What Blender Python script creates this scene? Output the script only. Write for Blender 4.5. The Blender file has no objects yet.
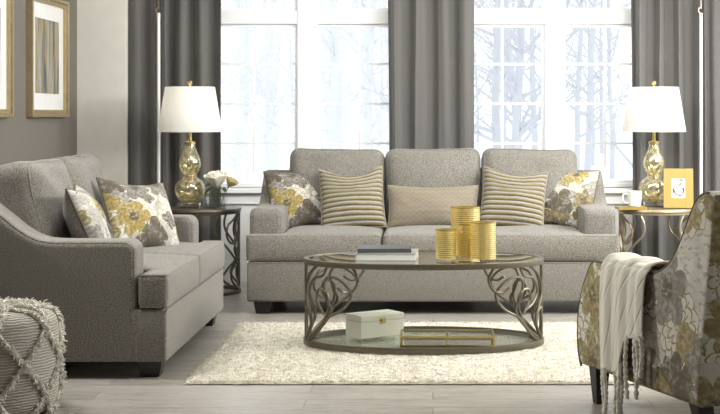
import bpy, bmesh, math, random
from mathutils import Vector, Matrix, noise as mnoise
PI = math.pi
R = math.radians
scene = bpy.context.scene
COL = scene.collection

# ------------------------------------------------------------------ camera, world, lights, exposure
F, HX, HY, HC = 1390.0, 433.0, 115.0, 1.25     # focal length in px, vanishing point, eye height
cam_d = bpy.data.cameras.new('camera')
cam = bpy.data.objects.new('camera', cam_d); COL.objects.link(cam)
cam.location = (0, 0, HC); cam.rotation_euler = (PI/2, 0, 0)
cam_d.sensor_width = 36.0; cam_d.lens = 36.0*F/720.0
cam_d.shift_x = -(HX-360.0)/720.0
cam_d.shift_y = -(207.0-HY)/720.0
cam_d.clip_end = 300
scene.camera = cam

world = bpy.data.worlds.new('World'); scene.world = world; world.use_nodes = True
bg = world.node_tree.nodes['Background']
bg.inputs[0].default_value = (0.93, 0.97, 1.0, 1); bg.inputs[1].default_value = 1.35

def area(name, loc, target, sx, sy, watts, col=(1, 1, 1)):
    l = bpy.data.lights.new(name, 'AREA'); l.shape = 'RECTANGLE'; l.size = sx; l.size_y = sy
    l.energy = watts; l.color = col
    o = bpy.data.objects.new(name, l); COL.objects.link(o); o.location = loc
    o.rotation_euler = (Vector(target)-Vector(loc)).to_track_quat('-Z', 'Y').to_euler()
    return o
area('daylight_from_right', (2.9, 6.9, 2.5), (-0.5, 9.0, 0.6), 1.8, 1.6, 165, (1, 0.985, 0.95))
area('daylight_from_back_right', (3.5, 9.0, 2.2), (0.5, 6.0, 0.0), 0.8, 0.8, 85, (1, 0.99, 0.97))
area('window_trim_fill', (0.2, 7.6, 2.68), (0.2, 10.6, 1.5), 3.0, 0.4, 60, (1, 0.99, 0.97))  # added fill that brightens the window bars; no fixture here
area('armchair_side_fill', (-2.15, 6.42, 2.6), (0.9, 5.7, 0.4), 0.7, 0.7, 68, (1, 0.985, 0.95))  # added fill for the dark side of the armchair, not a real fixture
vs = scene.view_settings
vs.view_transform = 'Standard'; vs.look = 'None'; vs.exposure = 0.42; vs.gamma = 1.0
vs.use_curve_mapping = False
scene.cycles.use_denoising = True
scene.cycles.max_bounces = 10; scene.cycles.transparent_max_bounces = 16
scene.cycles.sample_clamp_indirect = 6.0

def P(px, py, d):
    return Vector(((px-HX)*d/F, d, HC-(py-HY)*d/F))

# ------------------------------------------------------------------ node helpers
class NT:
    def __init__(s, name):
        s.m = bpy.data.materials.new(name); s.m.use_nodes = True
        s.t = s.m.node_tree; s.t.nodes.clear()
        s.out = s.t.nodes.new('ShaderNodeOutputMaterial')
    def n(s, typ, **kw):
        nd = s.t.nodes.new(typ)
        for k, v in kw.items(): setattr(nd, k, v)
        return nd
    def set(s, sock, v):
        if isinstance(v, bpy.types.NodeSocket): s.t.links.new(v, sock)
        elif isinstance(v, (tuple, list)) and len(v) == 3 and sock.type == 'RGBA': sock.default_value = (*v, 1)
        else: sock.default_value = v
    def math(s, op, a, b=0.0, c=0.0, clamp=False):
        nd = s.n('ShaderNodeMath', operation=op, use_clamp=clamp)
        s.set(nd.inputs[0], a); s.set(nd.inputs[1], b); s.set(nd.inputs[2], c)
        return nd.outputs[0]
    def vmath(s, op, a, b=(0, 0, 0)):
        nd = s.n('ShaderNodeVectorMath', operation=op)
        s.set(nd.inputs[0], a); s.set(nd.inputs[1], b)
        return nd.outputs[0]
    def coord(s, kind='Object'):
        return s.n('ShaderNodeTexCoord').outputs[kind]
    def scale(s, v, sc, loc=(0, 0, 0)):
        nd = s.n('ShaderNodeMapping'); s.set(nd.inputs[0], v)
        nd.inputs[1].default_value = loc
        nd.inputs[3].default_value = sc if isinstance(sc, (tuple, list)) else (sc, sc, sc)
        return nd.outputs[0]
    def noise(s, v, scale, detail=3, rough=0.5, dist=0.0):
        nd = s.n('ShaderNodeTexNoise'); s.set(nd.inputs['Vector'], v)
        nd.inputs['Scale'].default_value = scale; nd.inputs['Detail'].default_value = detail
        nd.inputs['Roughness'].default_value = rough; nd.inputs['Distortion'].default_value = dist
        return nd.outputs[0]
    def ramp(s, f, stops, interp='LINEAR'):
        nd = s.n('ShaderNodeValToRGB'); s.set(nd.inputs[0], f)
        cr = nd.color_ramp; cr.interpolation = interp
        while len(cr.elements) < len(stops): cr.elements.new(0.5)
        for e, (p, c) in zip(cr.elements, stops):
            e.position = p; e.color = (*c, 1) if len(c) == 3 else c
        return nd.outputs[0]
    def mix(s, f, a, b):
        nd = s.n('ShaderNodeMix', data_type='RGBA')
        s.set(nd.inputs[0], f); s.set(nd.inputs[6], a); s.set(nd.inputs[7], b)
        return nd.outputs[2]
    def sep(s, v):
        nd = s.n('ShaderNodeSeparateXYZ'); s.set(nd.inputs[0], v); return nd.outputs
    def comb(s, x, y, z=0.0):
        nd = s.n('ShaderNodeCombineXYZ')
        for i, q in enumerate((x, y, z)): s.set(nd.inputs[i], q)
        return nd.outputs[0]
    def smooth(s, v, lo, hi):
        nd = s.n('ShaderNodeMapRange', interpolation_type='SMOOTHSTEP'); s.set(nd.inputs[0], v)
        nd.inputs[1].default_value = lo; nd.inputs[2].default_value = hi
        return nd.outputs[0]
    def bump(s, h, dist=0.002, strength=0.6):
        nd = s.n('ShaderNodeBump'); s.set(nd.inputs['Height'], h)
        nd.inputs['Distance'].default_value = dist; nd.inputs['Strength'].default_value = strength
        return nd.outputs[0]
    def pbsdf(s, col, rough=0.5, metal=0.0, normal=None, **kw):
        b = s.n('ShaderNodeBsdfPrincipled')
        s.set(b.inputs['Base Color'], col); s.set(b.inputs['Roughness'], rough); s.set(b.inputs['Metallic'], metal)
        if normal is not None: s.set(b.inputs['Normal'], normal)
        for k, v in kw.items(): s.set(b.inputs[k], v)
        return b.outputs[0]
    def done(s, sh):
        s.t.links.new(sh, s.out.inputs[0]); return s.m

def plain(name, col, rough=0.5, metal=0.0, **kw):
    t = NT(name); v = t.coord()
    f = t.noise(v, 9.0, 2)
    c = t.mix(f, tuple(x*0.93 for x in col), tuple(min(1, x*1.07) for x in col))
    return t.done(t.pbsdf(c, rough, metal, **kw))

def tweed(name, dark, light, scale=210, bumpd=0.0012):
    t = NT(name); v = t.coord()
    a = t.noise(v, scale, 2, 0.6); b = t.noise(v, 6, 2)
    warp = t.noise(t.scale(v, (1, 1, 6)), 120, 2)
    f = t.smooth(t.math('ADD', t.math('MULTIPLY', a, 0.65), t.math('MULTIPLY', warp, 0.35)), 0.40, 0.60)
    c = t.mix(f, dark, light)
    c = t.mix(t.math('MULTIPLY', b, 0.16), c, tuple(x*0.7 for x in dark))
    return t.done(t.pbsdf(c, 0.95, 0, t.bump(a, bumpd, 0.7), **{'Sheen Weight': 0.15}))

def glass_thin(name, tint=(1, 1, 1), refl=1.0, rough=0.0, f0=0.04):
    t = NT(name)
    lw = t.n('ShaderNodeLayerWeight'); lw.inputs[0].default_value = 0.5
    fac = t.math('ADD', f0, t.math('MULTIPLY', t.math('POWER', lw.outputs['Facing'], 5.0), 1-f0))
    tr = t.n('ShaderNodeBsdfTransparent'); t.set(tr.inputs[0], tint)
    gl = t.n('ShaderNodeBsdfGlossy'); gl.inputs['Roughness'].default_value = rough
    mx = t.n('ShaderNodeMixShader'); t.set(mx.inputs[0], t.math('MULTIPLY', fac, refl, clamp=True))
    t.t.links.new(tr.outputs[0], mx.inputs[1]); t.t.links.new(gl.outputs[0], mx.inputs[2])
    return t.done(mx.outputs[0])

# ---- floral print
CREAM = (0.62, 0.60, 0.54); GOLD = (0.42, 0.31, 0.065); OLIVE = (0.22, 0.17, 0.055)
GREY = (0.225, 0.21, 0.185); BROWN = (0.10, 0.08, 0.055); PALE = (0.43, 0.41, 0.36)

def flowers(t, uv, sc, off, npet, rad, jitter=0.75):
    v = t.scale(uv, sc, off)
    nz = t.n('ShaderNodeTexNoise'); t.set(nz.inputs['Vector'], v); nz.inputs['Scale'].default_value = 2.6
    v = t.vmath('ADD', v, t.vmath('MULTIPLY', t.vmath('SUBTRACT', nz.outputs['Color'], (0.5, 0.5, 0.5)), (0.22, 0.22, 0)))
    vo = t.n('ShaderNodeTexVoronoi', voronoi_dimensions='2D', feature='F1'); t.set(vo.inputs['Vector'], v)
    vo.inputs['Scale'].default_value = 1.0; vo.inputs['Randomness'].default_value = jitter
    loc = t.sep(t.vmath('SUBTRACT', v, vo.outputs['Position']))
    rnd = t.sep(vo.outputs['Color'])
    ang = t.math('ADD', t.math('ARCTAN2', loc[1], loc[0]), t.math('MULTIPLY', rnd[1], 6.28))
    pet = t.math('POWER', t.math('ABSOLUTE', t.math('COSINE', t.math('MULTIPLY', ang, npet/2.0))), 0.5)
    rr = t.math('MULTIPLY', t.math('ADD', t.math('MULTIPLY', pet, 0.5), 0.5), t.math('ADD', t.math('MULTIPLY', rnd[2], rad*0.5), rad*0.75))
    dlt = t.math('SUBTRACT', rr, vo.outputs['Distance'])
    mask = t.smooth(dlt, -0.01, 0.015)
    edge = t.smooth(t.math('ABSOLUTE', dlt), 0.035, 0.015)
    core = t.smooth(vo.outputs['Distance'], rad*0.32, rad*0.2)
    vein = t.smooth(pet, 0.55, 0.25)
    return mask, rnd[0], edge, core, vein

def mum(t, uv, sc, off, npet, K, rad):
    """outlined many-petalled blossoms: scalloped rings round each centre"""
    v = t.scale(uv, sc, off)
    nz = t.n('ShaderNodeTexNoise'); t.set(nz.inputs['Vector'], v); nz.inputs['Scale'].default_value = 4.0
    v = t.vmath('ADD', v, t.vmath('MULTIPLY', t.vmath('SUBTRACT', nz.outputs['Color'], (0.5, 0.5, 0.5)), (0.16, 0.16, 0)))
    vo = t.n('ShaderNodeTexVoronoi', voronoi_dimensions='2D', feature='F1'); t.set(vo.inputs['Vector'], v)
    vo.inputs['Scale'].default_value = 1.0; vo.inputs['Randomness'].default_value = 0.7
    loc = t.sep(t.vmath('SUBTRACT', v, vo.outputs['Position'])); rnd = t.sep(vo.outputs['Color'])
    ang = t.math('ARCTAN2', loc[1], loc[0])
    q = t.math('MULTIPLY', vo.outputs['Distance'], K)
    row = t.math('FLOOR', q)
    wave = t.math('ABSOLUTE', t.math('COSINE', t.math('ADD', t.math('MULTIPLY', ang, npet/2.0), t.math('MULTIPLY', row, 1.57))))
    q2 = t.math('FRACT', t.math('SUBTRACT', q, t.math('MULTIPLY', t.math('POWER', wave, 0.7), 0.75)))
    ln = t.math('MAXIMUM', t.smooth(q2, 0.20, 0.06), t.smooth(q2, 0.86, 0.97))
    ln = t.math('MAXIMUM', ln, t.smooth(wave, 0.16, 0.06))
    mask = t.smooth(t.math('SUBTRACT', t.math('ADD', rad, t.math('MULTIPLY', wave, 0.05)), vo.outputs['Distance']), 0.0, 0.02)
    return mask, ln, rnd[0]

def floral(name, k=1.0, off=(0, 0, 0), bgc=CREAM, line=GOLD, gain=1.0, dense=0.0, gold=GOLD):
    t = NT(name); uv = t.coord('UV')
    g = lambda c: tuple(min(0.8, x*gain) for x in c)
    wash = t.noise(t.scale(uv, 11*k, off), 1.0, 4, 0.6)
    brush = t.noise(t.scale(uv, (26*k, 60*k, 1), off), 1.0, 4, 0.65)
    fine = t.noise(t.scale(uv, 46*k, off), 1.0, 4, 0.65)
    # ground: pale with watery grey patches and brushed strokes
    col = t.mix(t.smooth(wash, 0.47-dense*.06, 0.60-dense*.06), g(bgc), g(PALE))
    col = t.mix(t.math('MULTIPLY', t.smooth(brush, 0.54, 0.60), 0.7), col, g(GREY))
    # outlined blossoms
    m, ln, r = mum(t, uv, 3.6*k, (off[0]+8.2, off[1]+2.6, 0), 11, 7.5, 0.46)
    ink = t.mix(t.math('GREATER_THAN', r, 0.7), g(line), g(BROWN))
    col = t.mix(m, col, t.mix(ln, g(bgc), ink))
    # leaves
    m, r, e, c, ve = flowers(t, uv, 6.2*k, (off[0]+3.3, off[1]+1.7, 0), 4, 0.55, 0.95)
    lcol = t.ramp(r, [(0, g(GREY)), (0.30, g(PALE)), (0.45, g(OLIVE)), (0.7, g(BROWN)), (0.86, g(GREY))], 'CONSTANT')
    lcol = t.mix(t.smooth(fine, 0.40, 0.66), lcol, t.mix(0.5, lcol, g(bgc)))
    keep = t.math('MULTIPLY', m, t.math('GREATER_THAN', t.math('FRACT', t.math('MULTIPLY', r, 7.3)), 0.45-dense*.2))
    col = t.mix(keep, col, t.mix(t.math('MULTIPLY', ve, 0.5), lcol, g(BROWN)))
    # painted flowers
    m, r, e, c, ve = flowers(t, uv, 4.1*k, (off[0]+0.4, off[1]+0.2, 0), 6, 0.52, 0.85)
    fcol = t.ramp(r, [(0, g(gold)), (0.50, g(GREY)), (0.60, g(OLIVE)), (0.84, g(BROWN))], 'CONSTANT')
    lite = t.mix(0.35, fcol, g(bgc)); dark = t.mix(0.55, fcol, g(BROWN))
    shade = t.mix(t.smooth(fine, 0.38, 0.62), dark, t.mix(t.smooth(wash, 0.4, 0.6), fcol, lite))
    shade = t.mix(t.math('MULTIPLY', ve, 0.7), shade, dark)
    shade = t.mix(t.math('MULTIPLY', c, t.smooth(brush, 0.40, 0.52)), shade, g(BROWN))
    keep = t.math('MULTIPLY', m, t.math('GREATER_THAN', t.math('FRACT', t.math('MULTIPLY', r, 5.1)), 0.42-dense*.2))
    col = t.mix(keep, col, shade)
    th = t.noise(t.coord(), 400, 2)
    col = t.mix(t.math('MULTIPLY', th, 0.25), col, g(BROWN))
    return t.done(t.pbsdf(col, 0.9, 0, t.bump(th, 0.001, 0.5)))

# ------------------------------------------------------------------ materials
M = {}
M['sofa'] = tweed('grey_tweed', (0.092, 0.085, 0.072), (0.280, 0.262, 0.226))
M['black_wood'] = plain('black_wood', (0.012, 0.011, 0.010), 0.35)
M['bronze'] = plain('antique_bronze', (0.135, 0.116, 0.085), 0.40, 0.7)
M['champagne'] = plain('antique_champagne_metal', (0.36, 0.30, 0.20), 0.38, 0.75)
M['gold'] = plain('brass', (0.55, 0.43, 0.16), 0.28, 0.9)
M['tray_gold'] = plain('tray_brass', (0.42, 0.33, 0.14), 0.3, 0.9)
M['glass'] = glass_thin('window_glass', (0.99, 0.995, 1.0), 0.6)
M['tableglass'] = glass_thin('table_glass', (0.88, 0.93, 0.90), 1.4, 0.01)
M['shelfglass'] = glass_thin('shelf_glass', (0.95, 0.975, 0.96), 0.7, 0.02)
M['vase'] = glass_thin('vase_glass', (0.99, 0.995, 0.99), 1.5)
M['acrylic'] = glass_thin('acrylic', (0.985, 0.99, 0.99), 4.0, 0.05)
M['mirror'] = plain('mirror', (0.8, 0.82, 0.82), 0.03, 1.0)
M['trim'] = plain('white_paint', (0.88, 0.89, 0.89), 0.45)
M['wall_taupe'] = plain('taupe_wall_paint', (0.165, 0.148, 0.125), 0.8)
M['wall_grey'] = plain('warm_grey_wall_paint', (0.74, 0.72, 0.655), 0.8)
M['wall_pale'] = plain('pale_wall_paint', (0.84, 0.84, 0.83), 0.8)
M['ceiling'] = plain('ceiling_paint', (0.75, 0.75, 0.74), 0.9)
M['ceramic'] = plain('white_ceramic', (0.82, 0.82, 0.81), 0.2)
M['cream_box'] = plain('cream_lacquer', (0.60, 0.57, 0.49), 0.4)
M['yellow'] = plain('yellow_enamel', (0.34, 0.24, 0.045), 0.4)
M['paper'] = plain('paper', (0.72, 0.71, 0.67), 0.8)
M['slate'] = plain('slate_cover', (0.085, 0.087, 0.09), 0.45)
M['silver_cover'] = plain('silver_cover', (0.42, 0.42, 0.40), 0.4)
M['leaf'] = plain('leaf_green', (0.045, 0.075, 0.03), 0.5)
M['pet_y'] = plain('yellow_petal', (0.62, 0.52, 0.24), 0.6)
M['pet_w'] = plain('ivory_petal', (0.86, 0.82, 0.70), 0.6)
M['cord'] = plain('wand_white', (0.85, 0.84, 0.80), 0.35)
M['snow'] = plain('snow', (0.88, 0.90, 0.93), 0.9)
M['bark'] = plain('haze_paled_bark', (0.54, 0.55, 0.58), 0.95)  # bark colour paled to stand for outdoor haze and overexposure
M['bark2'] = plain('haze_washed_bark', (0.66, 0.67, 0.69), 0.95)  # same bark with stronger haze in its colour, for the washed-out left window
M['piping'] = plain('dark_piping', (0.10, 0.085, 0.065), 0.8)
M['cream_piping'] = plain('cream_piping', (0.27, 0.24, 0.185), 0.8)
M['flor_pillow'] = floral('floral_pillow_print', 1.25, (0.3, 0.1, 0), (0.66, 0.65, 0.61), GOLD, 0.95, 0.6)
M['flor_pillow2'] = floral('floral_pillow_print_turned', 1.25, (14.35, 7.2, 0), (0.66, 0.65, 0.61), GOLD, 0.95, 0.6)
M['flor_pillow3'] = floral('floral_pillow_print_shifted', 1.2, (9.1, 4.7, 0), (0.66, 0.65, 0.61), GOLD, 0.95, 0.6)
M['flor_chair'] = floral('floral_chair_print', 0.85, (2.35, 8.15, 0), (0.50, 0.48, 0.42), (0.20, 0.155, 0.055), 1.4, 0.75, (0.26, 0.20, 0.07))

def m_curtain():
    t = NT('charcoal_drapery'); v = t.coord()
    a = t.noise(t.scale(v, (1, 1, 0.15)), 300, 2)
    c = t.mix(a, (0.085, 0.082, 0.076), (0.14, 0.134, 0.126))
    return t.done(t.pbsdf(c, 0.75, 0, t.bump(a, 0.001, 0.3), **{'Sheen Weight': 0.2}))
M['curtain'] = m_curtain()

def m_floor():
    t = NT('grey_wood_planks'); v = t.coord()
    br = t.n('ShaderNodeTexBrick'); t.set(br.inputs['Vector'], v)
    br.offset = 0.37; br.inputs['Scale'].default_value = 1.0
    br.inputs['Brick Width'].default_value = 1.5; br.inputs['Row Height'].default_value = 0.165
    br.inputs['Mortar Size'].default_value = 0.0022; br.inputs['Mortar Smooth'].default_value = 0.3
    br.inputs['Color1'].default_value = (0.2, 0.2, 0.2, 1); br.inputs['Color2'].default_value = (0.8, 0.8, 0.8, 1)
    br.inputs['Mortar'].default_value = (0, 0, 0, 1)
    tone = t.sep(br.outputs['Color'])[0]
    vv = t.vmath('ADD', v, t.comb(t.math('MULTIPLY', tone, 37.0), t.math('MULTIPLY', tone, 11.0)))
    g1 = t.noise(t.scale(vv, (1.2, 14, 1)), 3.0, 5, 0.6, 0.6)
    g2 = t.noise(t.scale(vv, (3, 70, 1)), 3.0, 3, 0.6)
    f = t.math('ADD', t.math('MULTIPLY', g1, 0.6), t.math('ADD', t.math('MULTIPLY', g2, 0.25), t.math('MULTIPLY', tone, 0.22)))
    c = t.ramp(f, [(0.30, (0.155, 0.137, 0.115)), (0.52, (0.30, 0.277, 0.243)), (0.78, (0.47, 0.445, 0.40))])
    c = t.mix(t.math('MULTIPLY', br.outputs['Fac'], 0.65), c, (0.06, 0.055, 0.05))
    rg = t.math('ADD', t.math('MULTIPLY', g2, 0.2), 0.20)
    return t.done(t.pbsdf(c, rg, 0, t.bump(t.math('SUBTRACT', g2, t.math('MULTIPLY', br.outputs['Fac'], 2.0)), 0.001, 0.25)))
M['floor'] = m_floor()

def m_rug():
    t = NT('cream_shag'); v = t.coord()
    a = t.noise(v, 26, 4, 0.65); b = t.noise(v, 3, 2)
    c = t.mix(t.smooth(a, 0.35, 0.65), (0.56, 0.52, 0.44), (0.70, 0.66, 0.575))
    c = t.mix(t.math('MULTIPLY', b, 0.2), c, (0.5, 0.45, 0.35))
    return t.done(t.pbsdf(c, 0.95, 0, t.bump(t.noise(v, 90, 3), 0.004, 0.5), **{'Sheen Weight': 0.2}))
M['rug'] = m_rug()

def m_stripe():
    t = NT('ribbed_gold_and_grey_stripe'); uv = t.sep(t.coord('UV'))
    ph = t.math('FRACT', t.math('MULTIPLY', uv[1], 1/0.0335))
    nz = t.noise(t.coord(), 60, 3)
    ph2 = t.math('ADD', ph, t.math('MULTIPLY', t.math('SUBTRACT', nz, 0.5), 0.18))
    c = t.ramp(ph2, [(0.0, (0.04, 0.034, 0.025)), (0.16, (0.12, 0.10, 0.05)), (0.26, (0.26, 0.205, 0.07)), (0.40, (0.28, 0.225, 0.09)), (0.50, (0.25, 0.23, 0.19)), (0.74, (0.37, 0.355, 0.31)), (0.92, (0.12, 0.11, 0.09))])
    f = t.noise(t.coord(), 260, 2)
    c = t.mix(t.math('MULTIPLY', f, 0.35), c, (0.16, 0.14, 0.11))
    return t.done(t.pbsdf(c, 0.95, 0, t.bump(f, 0.003, 0.8)))
M['stripe'] = m_stripe()

def m_chevron():
    t = NT('taupe_zigzag_weave'); uv = t.sep(t.coord('UV'))
    tri = t.math('PINGPONG', uv[0], 0.022)
    q = t.math('FRACT', t.math('MULTIPLY', t.math('ADD', uv[1], t.math('MULTIPLY', tri, 1.0)), 1/0.034))
    ln = t.math('MULTIPLY', t.smooth(q, 0.25, 0.4), t.smooth(q, 0.75, 0.6))
    c = t.mix(t.math('MULTIPLY', ln, 0.85), (0.205, 0.18, 0.155), (0.28, 0.225, 0.105))
    f = t.noise(t.coord(), 300, 2)
    c = t.mix(t.math('MULTIPLY', f, 0.3), c, (0.18, 0.155, 0.13))
    return t.done(t.pbsdf(c, 0.9, 0, t.bump(f, 0.001, 0.6)))
M['chevron'] = m_chevron()

def m_art(name, off, stops):
    t = NT(name); v = t.coord('UV')
    a = t.noise(t.scale(v, (7, 0.9, 1), off), 1.0, 4, 0.6, 0.3)
    b = t.noise(t.scale(v, (2.2, 0.8, 1), (off[1], off[0], 0)), 1.0, 2)
    c = t.ramp(t.math('ADD', t.math('MULTIPLY', a, 0.75), t.math('MULTIPLY', b, 0.25)), stops)
    return t.done(t.pbsdf(c, 0.5))
M['art_a'] = m_art('gold_and_grey_abstract', (2.0, 4.4, 0), [(0.36, (0.04, 0.04, 0.045)), (0.46, (0.15, 0.15, 0.16)), (0.52, (0.34, 0.27, 0.10)), (0.57, (0.30, 0.30, 0.29)), (0.68, (0.52, 0.51, 0.48))])
M['art_b'] = m_art('blue_grey_abstract', (6.0, 1.4, 0), [(0.32, (0.10, 0.11, 0.14)), (0.45, (0.28, 0.30, 0.34)), (0.58, (0.50, 0.51, 0.53)), (0.7, (0.6, 0.6, 0.6))])

def m_photo():
    t = NT('black_and_white_photo'); v = t.coord('UV')
    a = t.noise(t.scale(v, 3.3, (0.7, 0.2, 0)), 1.0, 4, 0.6, 0.5)
    return t.done(t.pbsdf(t.ramp(a, [(0.34, (0.02, 0.02, 0.02)), (0.42, (0.15, 0.15, 0.15)), (0.48, (0.60, 0.60, 0.59)), (0.65, (0.78, 0.78, 0.77))]), 0.3))
M['photo'] = m_photo()

def m_frame():
    t = NT('pale_gold_leaf'); v = t.coord()
    a = t.noise(v, 22, 4, 0.6)
    c = t.mix(a, (0.36, 0.28, 0.14), (0.58, 0.49, 0.30))
    return t.done(t.pbsdf(c, 0.38, 0.7))
M['frame'] = m_frame()

def m_mercury():
    t = NT('gold_mercury_glass'); v = t.coord()
    a = t.smooth(t.noise(v, 34, 5, 0.65), 0.40, 0.62)
    me = t.pbsdf(t.mix(t.noise(v, 60, 3), (0.78, 0.70, 0.44), (0.92, 0.88, 0.72)), 0.16, 0.85)
    tr = t.n('ShaderNodeBsdfTransparent'); t.set(tr.inputs[0], (0.96, 0.92, 0.74))
    mx = t.n('ShaderNodeMixShader'); t.set(mx.inputs[0], t.math('ADD', t.math('MULTIPLY', a, 0.40), 0.22))
    t.t.links.new(tr.outputs[0], mx.inputs[1]); t.t.links.new(me, mx.inputs[2])
    return t.done(mx.outputs[0])
M['mercury'] = m_mercury()

def m_votive():
    t = NT('gold_banded_glass'); z = t.sep(t.coord())[2]
    q = t.math('FRACT', t.math('MULTIPLY', z, 1/0.0105))
    band = t.smooth(t.math('ABSOLUTE', t.math('SUBTRACT', q, 0.5)), 0.40, 0.28)
    me = t.pbsdf((0.88, 0.75, 0.34), 0.32, 0.6)
    tr = t.n('ShaderNodeBsdfTransparent'); t.set(tr.inputs[0], (0.96, 0.88, 0.58))
    gl = t.n('ShaderNodeBsdfGlossy'); gl.inputs['Roughness'].default_value = 0.03
    m0 = t.n('ShaderNodeMixShader'); m0.inputs[0].default_value = 0.16
    t.t.links.new(tr.outputs[0], m0.inputs[1]); t.t.links.new(gl.outputs[0], m0.inputs[2])
    mx = t.n('ShaderNodeMixShader'); t.set(mx.inputs[0], t.math('MULTIPLY', band, 0.72))
    t.t.links.new(m0.outputs[0], mx.inputs[1]); t.t.links.new(me, mx.inputs[2])
    return t.done(mx.outputs[0])
M['votive'] = m_votive()

def m_shade():
    t = NT('white_linen_shade'); v = t.coord()
    a = t.noise(t.scale(v, (1, 1, 1)), 260, 2)
    d = t.pbsdf(t.mix(a, (0.80, 0.79, 0.76), (0.88, 0.87, 0.84)), 0.9, 0)
    tl = t.n('ShaderNodeBsdfTranslucent'); t.set(tl.inputs[0], (0.9, 0.89, 0.86))
    mx = t.n('ShaderNodeMixShader'); mx.inputs[0].default_value = 0.45
    t.t.links.new(d, mx.inputs[1]); t.t.links.new(tl.outputs[0], mx.inputs[2])
    return t.done(mx.outputs[0])
M['shade'] = m_shade()

def m_throw():
    t = NT('cream_knit'); uv = t.sep(t.coord('UV'))
    q = t.math('FRACT', t.math('MULTIPLY', t.math('ADD', uv[0], t.math('MULTIPLY', uv[1], 0.35)), 1/0.045))
    rib = t.smooth(t.math('ABSOLUTE', t.math('SUBTRACT', q, 0.5)), 0.5, 0.38)
    f = t.noise(t.coord(), 300, 2)
    c = t.mix(rib, (0.60, 0.57, 0.48), (0.74, 0.71, 0.62))
    return t.done(t.pbsdf(c, 0.95, 0, t.bump(t.math('ADD', rib, t.math('MULTIPLY', f, 0.5)), 0.004, 0.6)))
M['throw'] = m_throw()

def m_pouf():
    t = NT('oatmeal_woven_wool'); uv = t.sep(t.coord('UV'))
    q = t.math('SINE', t.math('ADD', t.math('MULTIPLY', uv[1], 520.0), t.math('MULTIPLY', t.noise(t.coord(), 40, 2), 6.0)))
    f = t.noise(t.coord(), 200, 3)
    c = t.mix(t.smooth(q, -0.6, 0.8), (0.27, 0.25, 0.21), (0.46, 0.435, 0.38))
    c = t.mix(t.math('MULTIPLY', f, 0.3), c, (0.20, 0.18, 0.15))
    return t.done(t.pbsdf(c, 0.95, 0, t.bump(t.math('ADD', q, f), 0.003, 0.6)))
M['pouf'] = m_pouf()
M['fringe'] = plain('oatmeal_fringe', (0.62, 0.59, 0.52), 0.95)

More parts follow.
